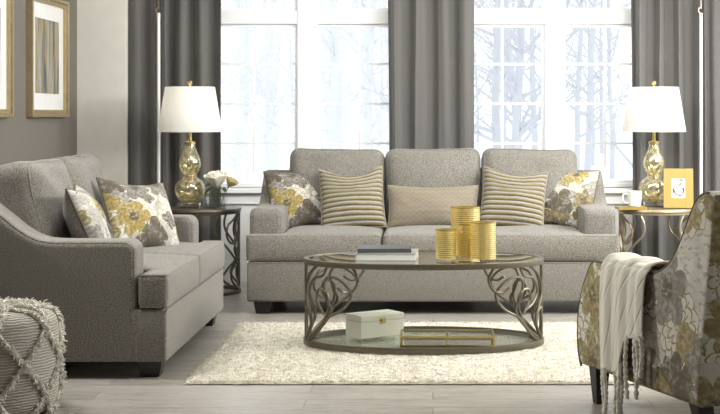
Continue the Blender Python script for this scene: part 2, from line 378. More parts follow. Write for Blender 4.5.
# ------------------------------------------------------------------ mesh helpers
class MB:
    def __init__(s): s.v = []; s.f = []; s.uv = []
    def add(s, vs_, fs, uvs=None):
        o = len(s.v); s.v += [tuple(x) for x in vs_]; s.f += [tuple(i+o for i in f) for f in fs]
        s.uv += list(uvs) if uvs else [(x[0], x[2]) for x in vs_]
        return s
    def box(s, x0, x1, y0, y1, z0, z1):
        v = [(x, y, z) for z in (z0, z1) for y in (y0, y1) for x in (x0, x1)]
        return s.add(v, [(0, 2, 3, 1), (4, 5, 7, 6), (0, 1, 5, 4), (2, 6, 7, 3), (0, 4, 6, 2), (1, 3, 7, 5)])
    def grid(s, fn, nu, nv, closed_u=False):
        vs_, uvs = [], []
        for j in range(nv+1):
            for i in range(nu if closed_u else nu+1):
                r = fn(i/nu, j/nv)
                vs_.append(r[0]); uvs.append(r[1])
        W = nu if closed_u else nu+1
        fs = []
        for j in range(nv):
            for i in range(nu):
                a = j*W+i; b = j*W+(i+1) % W
                fs.append((a, b, b+W, a+W))
        return s.add(vs_, fs, uvs)
    def tube(s, pts, r, n=8, closed=False, caps=True):
        pts = [Vector(p) for p in pts]; N = len(pts)
        rad = r if isinstance(r, (list, tuple)) else [r]*N
        tang = []
        for i in range(N):
            a = pts[(i-1) % N] if (closed or i > 0) else pts[i]
            b = pts[(i+1) % N] if (closed or i < N-1) else pts[i]
            tg = b-a
            tang.append(tg.normalized() if tg.length > 1e-9 else Vector((0, 0, 1)))
        ref = Vector((0, 0, 1)) if abs(tang[0].z) < 0.9 else Vector((1, 0, 0))
        nrm = (ref-tang[0]*ref.dot(tang[0])).normalized()
        vs_ = []
        for i in range(N):
            nrm = nrm-tang[i]*nrm.dot(tang[i])
            nrm = nrm.normalized() if nrm.length > 1e-6 else tang[i].orthogonal().normalized()
            bi = tang[i].cross(nrm)
            for k in range(n):
                a = 2*PI*k/n
                vs_.append(pts[i]+(nrm*math.cos(a)+bi*math.sin(a))*rad[i])
        fs = []
        for i in range(N if closed else N-1):
            for k in range(n):
                a = i*n+k; b = i*n+(k+1) % n; j = ((i+1) % N)*n
                fs.append((a, b, j+(k+1) % n, j+k))
        if caps and not closed:
            fs.append(tuple(reversed(range(n)))); fs.append(tuple((N-1)*n+k for k in range(n)))
        return s.add(vs_, fs)
    def lathe(s, prof, n=32, c=(0, 0, 0), closed=False):
        prof = list(prof); K = len(prof)
        vs_, uvs = [], []
        for i, (r, z) in enumerate(prof):
            for k in range(n):
                a = 2*PI*k/n
                vs_.append((c[0]+r*math.cos(a), c[1]+r*math.sin(a), c[2]+z)); uvs.append((k/n, z))
        fs = []
        for i in range(K if closed else K-1):
            for k in range(n):
                a = i*n+k; b = i*n+(k+1) % n; j = ((i+1) % K)*n
                fs.append((a, b, j+(k+1) % n, j+k))
        if not closed:
            if prof[0][0] > 1e-5: fs.append(tuple(reversed(range(n))))
            if prof[-1][0] > 1e-5: fs.append(tuple((K-1)*n+k for k in range(n)))
        return s.add(vs_, fs, uvs)
    def prism(s, poly, axis, a0, a1):
        """polygon in the plane across axis ('x': (y,z) points, 'y': (x,z), 'z': (x,y)), extruded a0..a1"""
        n = len(poly)
        mk = {'x': lambda p, a: (a, p[0], p[1]), 'y': lambda p, a: (p[0], a, p[1]), 'z': lambda p, a: (p[0], p[1], a)}[axis]
        v = [mk(p, a0) for p in poly]+[mk(p, a1) for p in poly]
        uvs = [tuple(p) for p in poly]+[tuple(p) for p in poly]
        fs = [tuple(range(n)), tuple(reversed(range(n, 2*n)))]
        for i in range(n):
            j = (i+1) % n; fs.append((i, i+n, j+n, j))
        s.rim = True
        return s.add(v, fs, uvs)
    def rprism(s, poly, x0, x1, r, seg=5):
        """profile in (y, z) extruded along x, with rounded rims of radius r"""
        N = len(poly); P_ = [Vector((p[0], p[1])) for p in poly]
        ar = sum(P_[i].x*P_[(i+1) % N].y-P_[(i+1) % N].x*P_[i].y for i in range(N))
        sg = 1 if ar > 0 else -1
        nr = []
        for i in range(N):
            e0 = (P_[i]-P_[i-1]).normalized(); e1 = (P_[(i+1) % N]-P_[i]).normalized()
            n0 = Vector((-e0.y, e0.x))*sg; n1 = Vector((-e1.y, e1.x))*sg
            m = (n0+n1).normalized(); nr.append(m/max(0.5, m.dot(n0)))
        rings = []
        for k in range(seg+1):
            t = PI/2*k/seg; rings.append((x0+r*(1-math.sin(t)), r*(1-math.cos(t))))
        rings = rings[::-1]                       # from the cap (inset r) out to the full profile
        allr = rings+[(x1-(x-x0), d) for x, d in rings[::-1]]
        v, f = [], []
        for x, d in allr:
            for i in range(N): q = P_[i]+nr[i]*d; v.append((x, q.x, q.y))
        for k in range(len(allr)-1):
            for i in range(N): f.append((k*N+i, k*N+(i+1) % N, (k+1)*N+(i+1) % N, (k+1)*N+i))
        f.append(tuple(range(N))); f.append(tuple(reversed(range((len(allr)-1)*N, len(allr)*N))))
        return s.add(v, f, [(q[1], q[2]) for q in v])
    def build(s, name, mat, parent=None, smooth=True, bevel=0.0, seg=2, xf=None, angle=40, boxuv=False):
        me = bpy.data.meshes.new(name)
        vv = [xf @ Vector(v) for v in s.v] if xf else s.v
        me.from_pydata(vv, [], s.f)
        ul = me.uv_layers.new(name='UVMap')
        for lp in me.loops: ul.data[lp.index].uv = s.uv[lp.vertex_index]
        bm = bmesh.new(); bm.from_mesh(me)
        bmesh.ops.recalc_face_normals(bm, faces=bm.faces)
        if bevel > 0:
            ed = [e for e in bm.edges if len(e.link_faces) == 2 and e.calc_face_angle(0) > R(25)]
            bmesh.ops.bevel(bm, geom=ed, offset=bevel, segments=seg, profile=0.5, affect='EDGES', clamp_overlap=True)
        if smooth:
            for f in bm.faces: f.smooth = True
            for e in bm.edges:
                if len(e.link_faces) == 2 and e.calc_face_angle(0) > R(angle): e.smooth = False
        if boxuv:
            bm.normal_update(); ul = bm.loops.layers.uv.verify()
            for f in bm.faces:
                nx, ny, nz_ = (abs(q) for q in f.normal)
                for lp in f.loops:
                    c = lp.vert.co
                    lp[ul].uv = (c.y, c.z) if nx > 0.75 else ((c.x+1.3, c.z+c.y*0.2) if ny > nz_ else (c.x+1.3, c.y+2.1))
        bm.to_mesh(me); bm.free()
        me.materials.append(mat)
        o = bpy.data.objects.new(name, me); COL.objects.link(o)
        if parent: o.parent = parent
        return o

def curve(pts, n=8, closed=False):
    pts = [Vector(p) for p in pts]; out = []; N = len(pts)
    for i in range(N if closed else N-1):
        g = lambda k: pts[k % N] if closed else pts[max(0, min(N-1, k))]
        p0, p1, p2, p3 = g(i-1), g(i), g(i+1), g(i+2)
        for k in range(n):
            t = k/n
            out.append(0.5*((2*p1)+(p2-p0)*t+(2*p0-5*p1+4*p2-p3)*t*t+(3*p1-p0-3*p2+p3)*t**3))
    if not closed: out.append(pts[-1])
    return out

def bake(o, mods):
    """apply a list of (type, dict) modifiers to o's mesh"""
    for i, (ty, kw) in enumerate(mods):
        md = o.modifiers.new('m%d' % i, ty)
        for k, v in kw.items(): setattr(md, k, v)
    bpy.context.view_layer.update()
    dg = bpy.context.evaluated_depsgraph_get()
    me = bpy.data.meshes.new_from_object(o.evaluated_get(dg))
    o.modifiers.clear(); old = o.data; nm = old.name
    o.data = me; bpy.data.meshes.remove(old); me.name = nm
    for p in me.polygons: p.use_smooth = True
    return o

def tag(o, label=None, cat=None, group=None, kind=None):
    if label: o['label'] = label
    if cat: o['category'] = cat
    if group: o['group'] = group
    if kind: o['kind'] = kind
    return o
def thing(name, label, cat, loc=(0, 0, 0), rot=(0, 0, 0), group=None):
    o = bpy.data.objects.new(name, None); COL.objects.link(o)
    o.empty_display_size = 0.1; o.location = loc; o.rotation_euler = rot
    return tag(o, label, cat, group)
def dup(root, loc, rot, label, group=None):
    r = root.copy(); COL.objects.link(r); r.location = loc; r.rotation_euler = rot; r['label'] = label
    if group: r['group'] = group
    for ch in list(root.children):
        c = ch.copy(); COL.objects.link(c); c.parent = r
        for g in ch.children:
            d = g.copy(); COL.objects.link(d); d.parent = c
    return r
def struct(o): o['kind'] = 'structure'; return o

# ------------------------------------------------------------------ room shell
BW = 10.45          # back wall face
LX = -2.612         # left wall face
RD = 10.20           # wall return facing the camera
RX = -2.26
CEIL = 2.75
struct(MB().box(-3.2, 4.6, -1.4, BW+0.25, -0.06, 0).build('floor', M['floor'], smooth=False))
struct(MB().box(-3.2, 4.6, -1.4, BW+0.25, CEIL, CEIL+0.08).build('ceiling', M['ceiling'], smooth=False))
struct(MB().box(LX-0.15, LX, -1.2, RD, 0, CEIL).build('wall_left', M['wall_taupe'], smooth=False))
struct(MB().box(LX-0.15, RX, RD, BW, 0, CEIL).build('wall_corner', M['wall_grey'], smooth=False))
struct(MB().box(LX-0.15, 4.6, -1.4, -1.2, 0, CEIL).build('wall_front', M['wall_pale'], smooth=False))
wr = MB()                                # right wall with a wide tall opening to the daylight
wr.box(4.4, 4.6, -1.2, BW, 2.55, CEIL)
for a, b in ((-1.2, 6.2), (9.8, BW)): wr.box(4.4, 4.6, a, b, 0, 2.55)
struct(wr.build('wall_right', M['wall_pale'], smooth=False))
WINS = [(-1.74, -0.19), (0.155, 1.675)]
WZ0, WZ1 = 0.70, 2.62
wb = MB()
xs = [-2.7, WINS[0][0], WINS[0][1], WINS[1][0], WINS[1][1], 4.4]
wb.box(xs[0], xs[5], BW, BW+0.2, 0, WZ0); wb.box(xs[0], xs[5], BW, BW+0.2, WZ1, CEIL)
for a, b in ((0, 1), (2, 3), (4, 5)): wb.box(xs[a], xs[b], BW, BW+0.2, WZ0, WZ1)
struct(wb.build('wall_back', M['wall_pale'], smooth=False))
bbm = MB().box(RX, 4.4, BW-0.018, BW, 0, 0.13); bbm.box(RX, 4.4, BW-0.010, BW, 0.13, 0.15)
struct(bbm.build('baseboard_back', M['trim'], smooth=False))
struct(MB().box(LX, LX+0.018, -1.2, RD, 0, 0.14).build('baseboard_left', M['trim'], smooth=False))
struct(MB().box(LX+0.018, RX, RD-0.018, RD, 0, 0.14).build('baseboard_corner', M['trim'], smooth=False))

def window(idx, x0, x1, mul0, mul1):
    w = MB()
    y0, y1 = BW+0.03, BW+0.13
    w.box(x0, x0+0.05, y0, y1, WZ0, WZ1); w.box(x1-0.05, x1, y0, y1, WZ0, WZ1)
    w.box(x0+0.05, x1-0.05, y0, y1, WZ0, WZ0+0.035); w.box(x0+0.05, x1-0.05, y0, y1, WZ1-0.05, WZ1)
    w.box(mul0, mul1, y0-0.02, y1, WZ0+0.035, WZ1-0.05)
    for a, b in ((x0+0.05, mul0), (mul1, x1-0.05)): w.box(a, b, y0-0.015, y1, 1.935, 2.035)
    root = struct(w.build('window_%d' % idx, M['trim'], smooth=False, bevel=0.004, seg=1))
    c = MB()
    c.box(x0-0.085, x0, BW-0.02, BW+0.03, WZ0, WZ1+0.08); c.box(x1, x1+0.085, BW-0.02, BW+0.03, WZ0, WZ1+0.08)
    c.box(x0, x1, BW-0.02, BW+0.03, WZ1, WZ1+0.08)
    c.build('casing', M['trim'], root, smooth=False, bevel=0.004, seg=1)
    s_ = MB().box(x0-0.12, x1+0.12, BW-0.07, BW+0.04, WZ0-0.035, WZ0); s_.box(x0-0.09, x1+0.09, BW-0.022, BW, WZ0-0.12, WZ0-0.035)
    s_.build('window_sill', M['trim'], root, smooth=False, bevel=0.004, seg=1)
    for a, b in ((x0+0.05, mul0), (mul1, x1-0.05)):
        for z0, z1, rows in ((WZ0+0.035, 1.935, 4), (2.035, WZ1-0.05, 2)):
            sh = MB(); q = 0.022
            ya, yb = y0+0.02, y0+0.06
            sh.box(a, a+q, ya, yb, z0, z1); sh.box(b-q, b, ya, yb, z0, z1)
            sh.box(a+q, b-q, ya, yb, z0, z0+q); sh.box(a+q, b-q, ya, yb, z1-q, z1)
            sash = sh.build('sash', M['trim'], root, smooth=False)
            mt = MB(); mx = (a+b)/2; h = 0.0085
            mt.box(mx-h, mx+h, ya+0.008, yb-0.008, z0+q, z1-q)
            for r in range(1, rows):
                zz = z0+(z1-z0)*r/rows
                mt.box(a+q, mx-h, ya+0.008, yb-0.008, zz-h, zz+h); mt.box(mx+h, b-q, ya+0.008, yb-0.008, zz-h, zz+h)
            mt.build('muntin_grid', M['trim'], sash, smooth=False)
            MB().box(a+q, b-q, ya+0.018, ya+0.021, z0+q, z1-q).build('pane', M['glass'], sash, smooth=False)
    return root
window(1, WINS[0][0], WINS[0][1], -1.022, -0.872)
window(2, WINS[1][0], WINS[1][1], 0.842, 0.977)

# ------------------------------------------------------------------ outside: snow and bare trees
def gz(x, y): return -0.75+0.022*(y-12)+0.25*mnoise.noise(Vector((x*0.12, y*0.12, 0)))
sn = MB().grid(lambda u, v: ((-30+60*u, BW+0.35+60*v, gz(-30+60*u, BW+0.35+60*v)), (u, v)), 40, 40)
tag(struct(sn.build('ground', M['snow'])), None)
random.seed(11)
def tree(x, y, h, r, lean, mat):
    m = MB(); z0 = gz(x, y)-0.05
    def branch(p, d, ln, rad, lvl):
        pts = [p.copy()]; dd = d.copy(); q = p.copy(); n = 7 if lvl == 0 else 4
        for i in range(n):
            dd = (dd+Vector((random.uniform(-1, 1), random.uniform(-1, 1), random.uniform(-0.3, 0.7)))*(0.07 if lvl == 0 else 0.22)).normalized()
            q = q+dd*(ln/n); pts.append(q.copy())
        m.tube(pts, [rad*(1-0.8*i/n) for i in range(n+1)], 7 if lvl == 0 else (5 if lvl == 1 else 3), caps=False)
        if lvl >= 3: return
        cnt = (24, 6, 3)[lvl]
        for k in range(cnt):
            t = random.uniform(0.16 if lvl == 0 else 0.25, 0.98); i = min(n-1, int(t*n)); f = t*n-i
            bp = pts[i].lerp(pts[i+1], f)
            a = random.uniform(0, 2*PI); up = random.uniform(0.1, 0.9)
            side = Vector((math.cos(a), math.sin(a), up)).normalized()
            nd = (side+dd*(0.2 if lvl == 0 else 0.7)).normalized()
            branch(bp, nd, (ln*random.uniform(0.14, 0.23)*(1.1-0.4*t) if lvl == 0 else ln*random.uniform(0.32, 0.5)), rad*(1-0.75*t)*(0.5 if lvl == 0 else 0.6), lvl+1)
    branch(Vector((x, y, z0)), Vector((lean, 0, 1)).normalized(), h, r, 0)
    o = m.build('bare_tree', mat)
    o.location = (0, 0, 0)
    tag(o, 'bare winter tree, bark paled for haze, in the hazy snowy wood outside the windows', 'tree', 'winter trees beyond the windows')
row = 0; y = 14.0
while y < 56:
    step = 2.3+0.028*y
    xa, xb = (212-HX)*y/F-0.6, (648-HX)*y/F+0.6
    n = max(3, int((xb-xa)/step)); off = 0.5*(row % 2)
    for k in range(n+1):
        x = xa+(xb-xa)*(k+off+random.uniform(-.16, .16))/n
        px = HX+x*F/y
        if px > 660 or px < 205: continue
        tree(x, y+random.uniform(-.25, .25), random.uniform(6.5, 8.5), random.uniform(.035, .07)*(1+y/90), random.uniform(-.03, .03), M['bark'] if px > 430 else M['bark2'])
    y += 2.7; row += 1

# ------------------------------------------------------------------ curtains
def curtain(px0, px1, folds, amp, label, seed, d=10.29, z0=0.012):
    x0, x1 = (px0-HX)*d/F, (px1-HX)*d/F
    rr = random.Random(seed); ph = [rr.uniform(0, 6.28) for _ in range(4)]; zt = CEIL
    xm = (x0+x1)/2
    root = thing('curtain', label, 'curtain', (xm, d, 0))
    W = x1-x0
    def fn(u, v):
        z = z0+(zt-z0)*v
        k = u*folds*2*PI
        s = math.sin(k+ph[0]+0.5*math.sin(2*PI*u+ph[1]))
        s = math.copysign(abs(s)**0.7, s)
        s2 = 0.25*math.sin(2*k+ph[2]+0.4*v*3)
        y = amp*(s+s2)*(0.8+0.25*math.sin(v*2.2+ph[3]))
        x = (u-0.5)*W+0.012*math.sin(k*1.0+1.0)+0.006*math.sin(v*5+u*9)
        x = max(-W/2, min(W/2, x))
        return (x, y, z), (u*W*1.6, z)
    p = MB().grid(fn, int(folds*18), 36).build('drape', M['curtain'], root)
    bake(p, [('SOLIDIFY', dict(thickness=0.006, offset=0))])
    hm = MB().tube([fn(i/60, 1)[0] for i in range(61)], 0.008, 6); hm.build('heading', M['curtain'], root)
    return root
curtain(124, 157, 1.5, 0.032, 'narrow dark drape at far left, against the grey wall return', 3)
curtain(160, 221, 3.0, 0.04, 'dark grey drape directly behind the left lamp', 5)
curtain(387, 474, 4.0, 0.045, 'grey drape between the two windows, above the sofa middle', 8)
curtain(631, 699.5, 3.5, 0.045, 'grey drape directly behind the right lamp and photo frame', 13)
curtain(703, 790, 3.5, 0.04, 'grey drape at the far right, cut by the picture edge', 21)
def wand(px, label):
    d = 10.22; x = (px-HX)*d/F
    r = thing('curtain_wand', label, 'curtain wand', (x, d, 0))
    MB().tube([(0, 0, 0.56), (0, 0, 2.0)], 0.0125, 10).build('rod', M['cord'], r)
    h = MB().tube([(0, 0, 2.03), (0, 0, CEIL)], 0.005, 6); h.tube(curve([(0, 0, 1.995), (-0.018, 0, 2.01), (-0.014, 0, 2.035), (0.004, 0, 2.04)], 5), 0.006, 6)
    h.build('hook', M['champagne'], r)
wand(158.6, 'white curtain wand left of the left lamp')
wand(701, 'white curtain wand right of the right lamp')

# ------------------------------------------------------------------ framed pictures on the left wall
def picture(d0, d1, z0, z1, art, label):
    w, h = d1-d0, z1-z0
    r = thing('framed_picture', label, 'picture', (LX, (d0+d1)/2, z0))
    fw = 0.05; D = 0.045
    f = MB()
    def ring(o, i, x0, x1):
        f.box(x0, x1, -w/2+o, -w/2+i, o, h-o); f.box(x0, x1, w/2-i, w/2-o, o, h-o)
        f.box(x0, x1, -w/2+i, w/2-i, o, i); f.box(x0, x1, -w/2+i, w/2-i, h-i, h-o)
    ring(0, 0.022, 0, D); ring(0.022, fw, 0, D-0.012)
    f.build('frame', M['frame'], r, smooth=False, bevel=0.003, seg=2)
    MB().box(0, 0.012, -w/2+fw, w/2-fw, fw, h-fw).build('mat_board', M['ceramic'], r, smooth=False)
    m = 0.115
    a = MB()
    x = 0.0135
    ys, zs = (-w/2+fw+m, w/2-fw-m), (fw+m*0.95, h-fw-m*0.9)
    a.add([(x, ys[0], zs[0]), (x, ys[1], zs[0]), (x, ys[1], zs[1]), (x, ys[0], zs[1]), (0.012, ys[0], zs[0]), (0.012, ys[1], zs[0]), (0.012, ys[1], zs[1]), (0.012, ys[0], zs[1])],
          [(0, 1, 2, 3), (7, 6, 5, 4), (0, 4, 5, 1), (1, 5, 6, 2), (2, 6, 7, 3), (3, 7, 4, 0)], [(0, 0), (1, 0), (1, 1), (0, 1)]*2)
    a.build('artwork', art, r, smooth=False)
picture(8.92, 9.82, 1.235, 2.045, M['art_a'], 'gold framed abstract in gold and charcoal streaks, near the wall corner')
picture(7.62, 8.52, 1.235, 2.045, M['art_b'], 'gold framed bluish abstract cut off by the left picture edge')

# ------------------------------------------------------------------ rug
rug = thing('rug', 'cream shag rug under the coffee table', 'rug', (-0.02, 7.365, 0))
RW, RH = 1.13, 0.93
random.seed(5)
def rz(x, y): return 0.016+0.005*mnoise.noise(Vector((x*22, y*22, 0)))+0.002*mnoise.noise(Vector((x*55, y*55, 3)))
def rfn(u, v):
    x = (u*2-1)*RW; y = (v*2-1)*RH
    e = min(1, min(u, 1-u)*2*RW/0.03, min(v, 1-v)*2*RH/0.03)
    wob = 0.008*mnoise.noise(Vector((x*12, y*12, 7)))
    return (x+wob, y+wob, 0.004+max(0.0, rz(x, y)-0.004)*e**0.5), (x, y)
MB().grid(rfn, 330, 270).build('woven_base', M['rug'], rug)
pl = MB()
vsx, fsx = [], []
for i in range(48000):
    x = random.uniform(-RW, RW)*0.998; y = -RH+2*RH*random.random()**1.15
    z = 0.012; a = random.uniform(0, 2*PI); L = random.uniform(0.006, 0.012); w = 0.0035
    dx, dy = math.cos(a), math.sin(a); k = random.uniform(0.2, 1.3)
    o = len(vsx)
    vsx += [(x-dy*w, y+dx*w, z), (x+dy*w, y-dx*w, z), (x+dx*k*L*0.5+dy*w, y+dy*k*L*0.5-dx*w, z+L*0.7), (x+dx*k*L, y+dy*k*L, z+L)]
    fsx += [(o, o+1, o+2), (o, o+2, o+3)]
pl.add(vsx, fsx)
def m_pile():
    t = NT('cream_shag_pile'); v = t.coord()
    a = t.noise(v, 26, 4, 0.65)
    c = t.mix(t.smooth(a, 0.35, 0.65), (0.62, 0.575, 0.485), (0.74, 0.70, 0.61))
    d = t.pbsdf(c, 1.0); tl = t.n('ShaderNodeBsdfTranslucent'); t.set(tl.inputs[0], c)
    mx = t.n('ShaderNodeMixShader'); mx.inputs[0].default_value = 0.5
    t.t.links.new(d, mx.inputs[1]); t.t.links.new(tl.outputs[0], mx.inputs[2])
    return t.done(mx.outputs[0])
M['pile'] = m_pile()
tag(pl.build('pile', M['pile'], rug, smooth=False), kind='stuff')

# ------------------------------------------------------------------ sofa and loveseat
ARM = [(-0.344, 0.09), (-0.344, 0.60), (-0.334, 0.637), (-0.30, 0.653), (0.06, 0.653), (0.13, 0.662), (0.20, 0.70), (0.28, 0.768), (0.36, 0.83), (0.43, 0.865), (0.49, 0.875), (0.50, 0.86), (0.50, 0.09)]
def arc2(cx, cz, r, a0, a1, n=8):
    return [(cx+r*math.cos(R(a0+(a1-a0)*k/n)), cz+r*math.sin(R(a0+(a1-a0)*k/n))) for k in range(n+1)]
ARM_S = ([(-0.344, 0.09), (-0.344, 0.35)]+arc2(-0.289, 0.598, 0.055, 180, 90)
         + [(p.x, p.y) for p in curve([(q[0], q[1], 0) for q in ((-0.2, .653), (-0.05, .653), (.06, .655), (.13, .669), (.20, .705), (.28, .768), (.36, .828), (.42, .859))], 4)]
         + arc2(0.445, 0.815, 0.055, 95, 0)+[(0.50, 0.09)])
def squircle(w, h, d, r, n, bulge=0.03, jig=0.0, seed=0):
    """rounded plump box (width x, height z, thickness y), centred; returns MB"""
    bm = bmesh.new(); bmesh.ops.create_cube(bm, size=2.0)
    bmesh.ops.subdivide_edges(bm, edges=bm.edges[:], cuts=n, use_grid_fill=True)
    vs_ = []; uvs = []
    D = Vector((w/2, d/2, h/2))
    for v in bm.verts:
        c = Vector([math.copysign(abs(math.sin(t*PI/2))**0.85, t) for t in v.co])
        p = Vector((c.x*D.x, c.y*D.y, c.z*D.z))
        q = Vector([max(-D[k]+r, min(D[k]-r, p[k])) for k in range(3)])
        if (p-q).length > 1e-7: p = q+(p-q).normalized()*min(r, (p-q).length*1.0 if (p-q).length < r*0.2 else r)
        u, t_ = p.x/D.x, p.z/D.z
        p.y += math.copysign(bulge, p.y)*max(0, 1-u*u)**0.8*max(0, 1-t_*t_)**0.8*min(1, abs(p.y)/D.y)
        if jig: p += Vector((0.3, 1, 0.7))*jig*mnoise.noise(p*6+Vector((seed*3.7, 0, 0)))
        vs_.append(p); uvs.append((p.x, p.z))
    bm.verts.index_update()
    fs = [tuple(v.index for v in f.verts) for f in bm.faces]
    bm.free()
    return MB().add(vs_, fs, uvs)

def offset_loop(x0, x1, y0, y1, z, r=0.03, n=5):
    pts = []
    for cx, cy, a0 in ((x1-r, y0+r, -PI/2), (x1-r, y1-r, 0), (x0+r, y1-r, PI/2), (x0+r, y0+r, PI)):
        for i in range(n+1):
            a = a0+PI/2*i/n; pts.append(Vector((cx+r*math.cos(a), cy+r*math.sin(a), z)))
    return pts

def make_sofa(name, label, W, ncush, loc, rot, seed):
    root = thing(name, label, 'sofa', loc, rot)
    aw = 0.21; sofa = M['sofa']
    b = MB().box(-W/2+0.004, W/2-0.004, -0.49, 0.49, 0.08, 0.33)
    base = b.build('base', sofa, root, bevel=0.014, seg=3)
    pp = MB()
    pp.tube([(-W/2+0.01, -0.488, 0.325), (W/2-0.01, -0.488, 0.325)], 0.005, 6)
    for sx in (-1, 1): pp.tube([(sx*(W/2-0.006), -0.346, 0.09), (sx*(W/2-0.006), -0.346, 0.33)], 0.004, 6)
    pp.build('piping', sofa, base)
    bk = MB().prism([(0.30, 0.20), (0.40, 0.855), (0.42, 0.885), (0.47, 0.885), (0.50, 0.86), (0.50, 0.10), (0.30, 0.10)], 'x', -W/2+aw*0.9, W/2-aw*0.9)
    bk.build('backrest', sofa, root, bevel=0.012, seg=3)
    for sx in (-1, 1):
        xa, xb = sorted((sx*W/2, sx*(W/2-aw)))
        a = MB().rprism(ARM_S, xa, xb, 0.034, 6).build('armrest', sofa, root)
        p2 = MB()
        for xx in (xa+0.0125, xb-0.0125):
            path = [(xx, y+0.0105 if y < -0.34 else (y+0.006 if y < -0.30 else y), z if z < 0.5 else z-0.0105) for y, z in ARM_S[:-1]]
            p2.tube(path, 0.0055, 6)
        p2.build('piping', sofa, a)
    inner = W-2*aw; cw = inner/ncush
    for i in range(ncush):
        x0 = -inner/2+cw*i; x1 = x0+cw
        left, right = i == 0, i == ncush-1
        m = MB().box(x0+0.004, x1-0.004, -0.495, 0.30, 0.335, 0.497)
        if left: m.box(-W/2-0.004, x0+0.06, -0.495, -0.352, 0.335, 0.497)
        if right: m.box(x1-0.06, W/2+0.004, -0.495, -0.352, 0.335, 0.497)
        c = m.build('seat_cushion', sofa, root, smooth=False)
        bake(c, [('REMESH', dict(mode='VOXEL', voxel_size=0.014)), ('SMOOTH', dict(factor=0.5, iterations=9))])
        xe0 = -W/2 if left else x0; xe1 = W/2 if right else x1
        for v in c.data.vertices:
            u = max(0, min(1, (v.co.x-x0)/(x1-x0))); q = max(0, min(1, (v.co.y+0.495)/0.795))
            s = math.sin(PI*u)**0.5 if 0 < u < 1 else 0
            t_ = math.sin(PI*q)**0.6 if 0 < q < 1 else 0
            if v.co.z > 0.42: v.co.z += 0.030*s*t_+0.004*mnoise.noise(v.co*6+Vector((seed+i, 0, 0)))
            f = (v.co.z-0.335)/0.162
            if v.co.y < -0.43: v.co.y -= 0.016*math.sin(PI*max(0, min(1, f)))*(math.sin(PI*max(0, min(1, (v.co.x-xe0)/(xe1-xe0))))**0.5)
        p3 = MB()
        for z in (0.490, 0.343):
            p3.tube([(xe0+0.012, -0.487, z), (xe1-0.012, -0.487, z)], 0.006, 6)
            if left: p3.tube([(xe0+0.004, -0.487, z), (xe0+0.004, -0.365, z)], 0.006, 6)
            if right: p3.tube([(xe1-0.004, -0.487, z), (xe1-0.004, -0.365, z)], 0.006, 6)
        p3.build('piping', sofa, c)
    # back cushions
    tot = inner+0.04; cw = tot/ncush
    for i in range(ncush):
        xc = -tot/2+cw*(i+0.5)
        rr = random.Random(seed*10+i)
        xf = Matrix.Translation((xc, 0.285, 0.760)) @ Matrix.Rotation(R(-13), 4, 'X') @ Matrix.Rotation(R(rr.uniform(-0.8, 0.8)), 4, 'Y')
        m = squircle(cw-0.002, 0.52, 0.25, 0.075, 22, 0.045, 0.016, seed+i)
        for k, v in enumerate(m.v):
            x, y, z = v
            u = x/(cw/2)
            # a slight sag in the middle of the top edge, plump lower front
            z2 = z-0.010*max(0, z/0.25)*(1-u*u)
            y2 = y-0.018*max(0, 1-abs(z+0.06)/0.22)*(1-u*u) if y < 0 else y
            m.v[k] = (x, y2, z2)
        bc = m.build('back_cushion', sofa, root, xf=xf)
        # welt round the front edge
        pts = [xf @ Vector((p.x, -0.1030, p.y-0.010*max(0, p.y/0.25)*(1-(p.x/(cw/2))**2))) for p in offset_loop(-cw/2+0.021, cw/2-0.021, -0.24, 0.24, 0, 0.06, 6)]
        dense = []
        for k in range(len(pts)):
            a_, b2 = pts[k], pts[(k+1) % len(pts)]
            nn_ = max(1, int((b2-a_).length/0.04))
            dense += [a_.lerp(b2, q/nn_) for q in range(nn_)]
        pts = [p_+Vector((0.3, 1, 0.7))*0.016*mnoise.noise(xf.inverted() @ p_*6+Vector(((seed+i)*3.7, 0, 0))) for p_ in dense]
        MB().tube(pts, 0.006, 6, closed=True).build('piping', sofa, bc)
    for sx in (-1, 1):
        for yy in (-0.40, 0.42):
            l = MB(); x = sx*(W/2-0.10)
            vs_ = [(x-0.045, yy-0.045, 0), (x+0.045, yy-0.045, 0), (x+0.045, yy+0.045, 0), (x-0.045, yy+0.045, 0),
                   (x-0.06, yy-0.06, 0.085), (x+0.06, yy-0.06, 0.085), (x+0.06, yy+0.06, 0.085), (x-0.06, yy+0.06, 0.085)]
            l.add(vs_, [(3, 2, 1, 0), (4, 5, 6, 7), (0, 1, 5, 4), (1, 2, 6, 5), (2, 3, 7, 6), (3, 0, 4, 7)])
            l.build('leg', M['black_wood'], root, smooth=False, bevel=0.005, seg=2)
    return root
make_sofa('sofa', 'long grey tweed three-seat sofa in front of the windows', 2.34, 3, (0, 9.19, 0), (0, 0, 0), 2)
make_sofa('loveseat', 'grey tweed two-seat loveseat along the left wall', 1.80, 2, (-1.75, 7.47, 0), (0, 0, PI/2), 7)

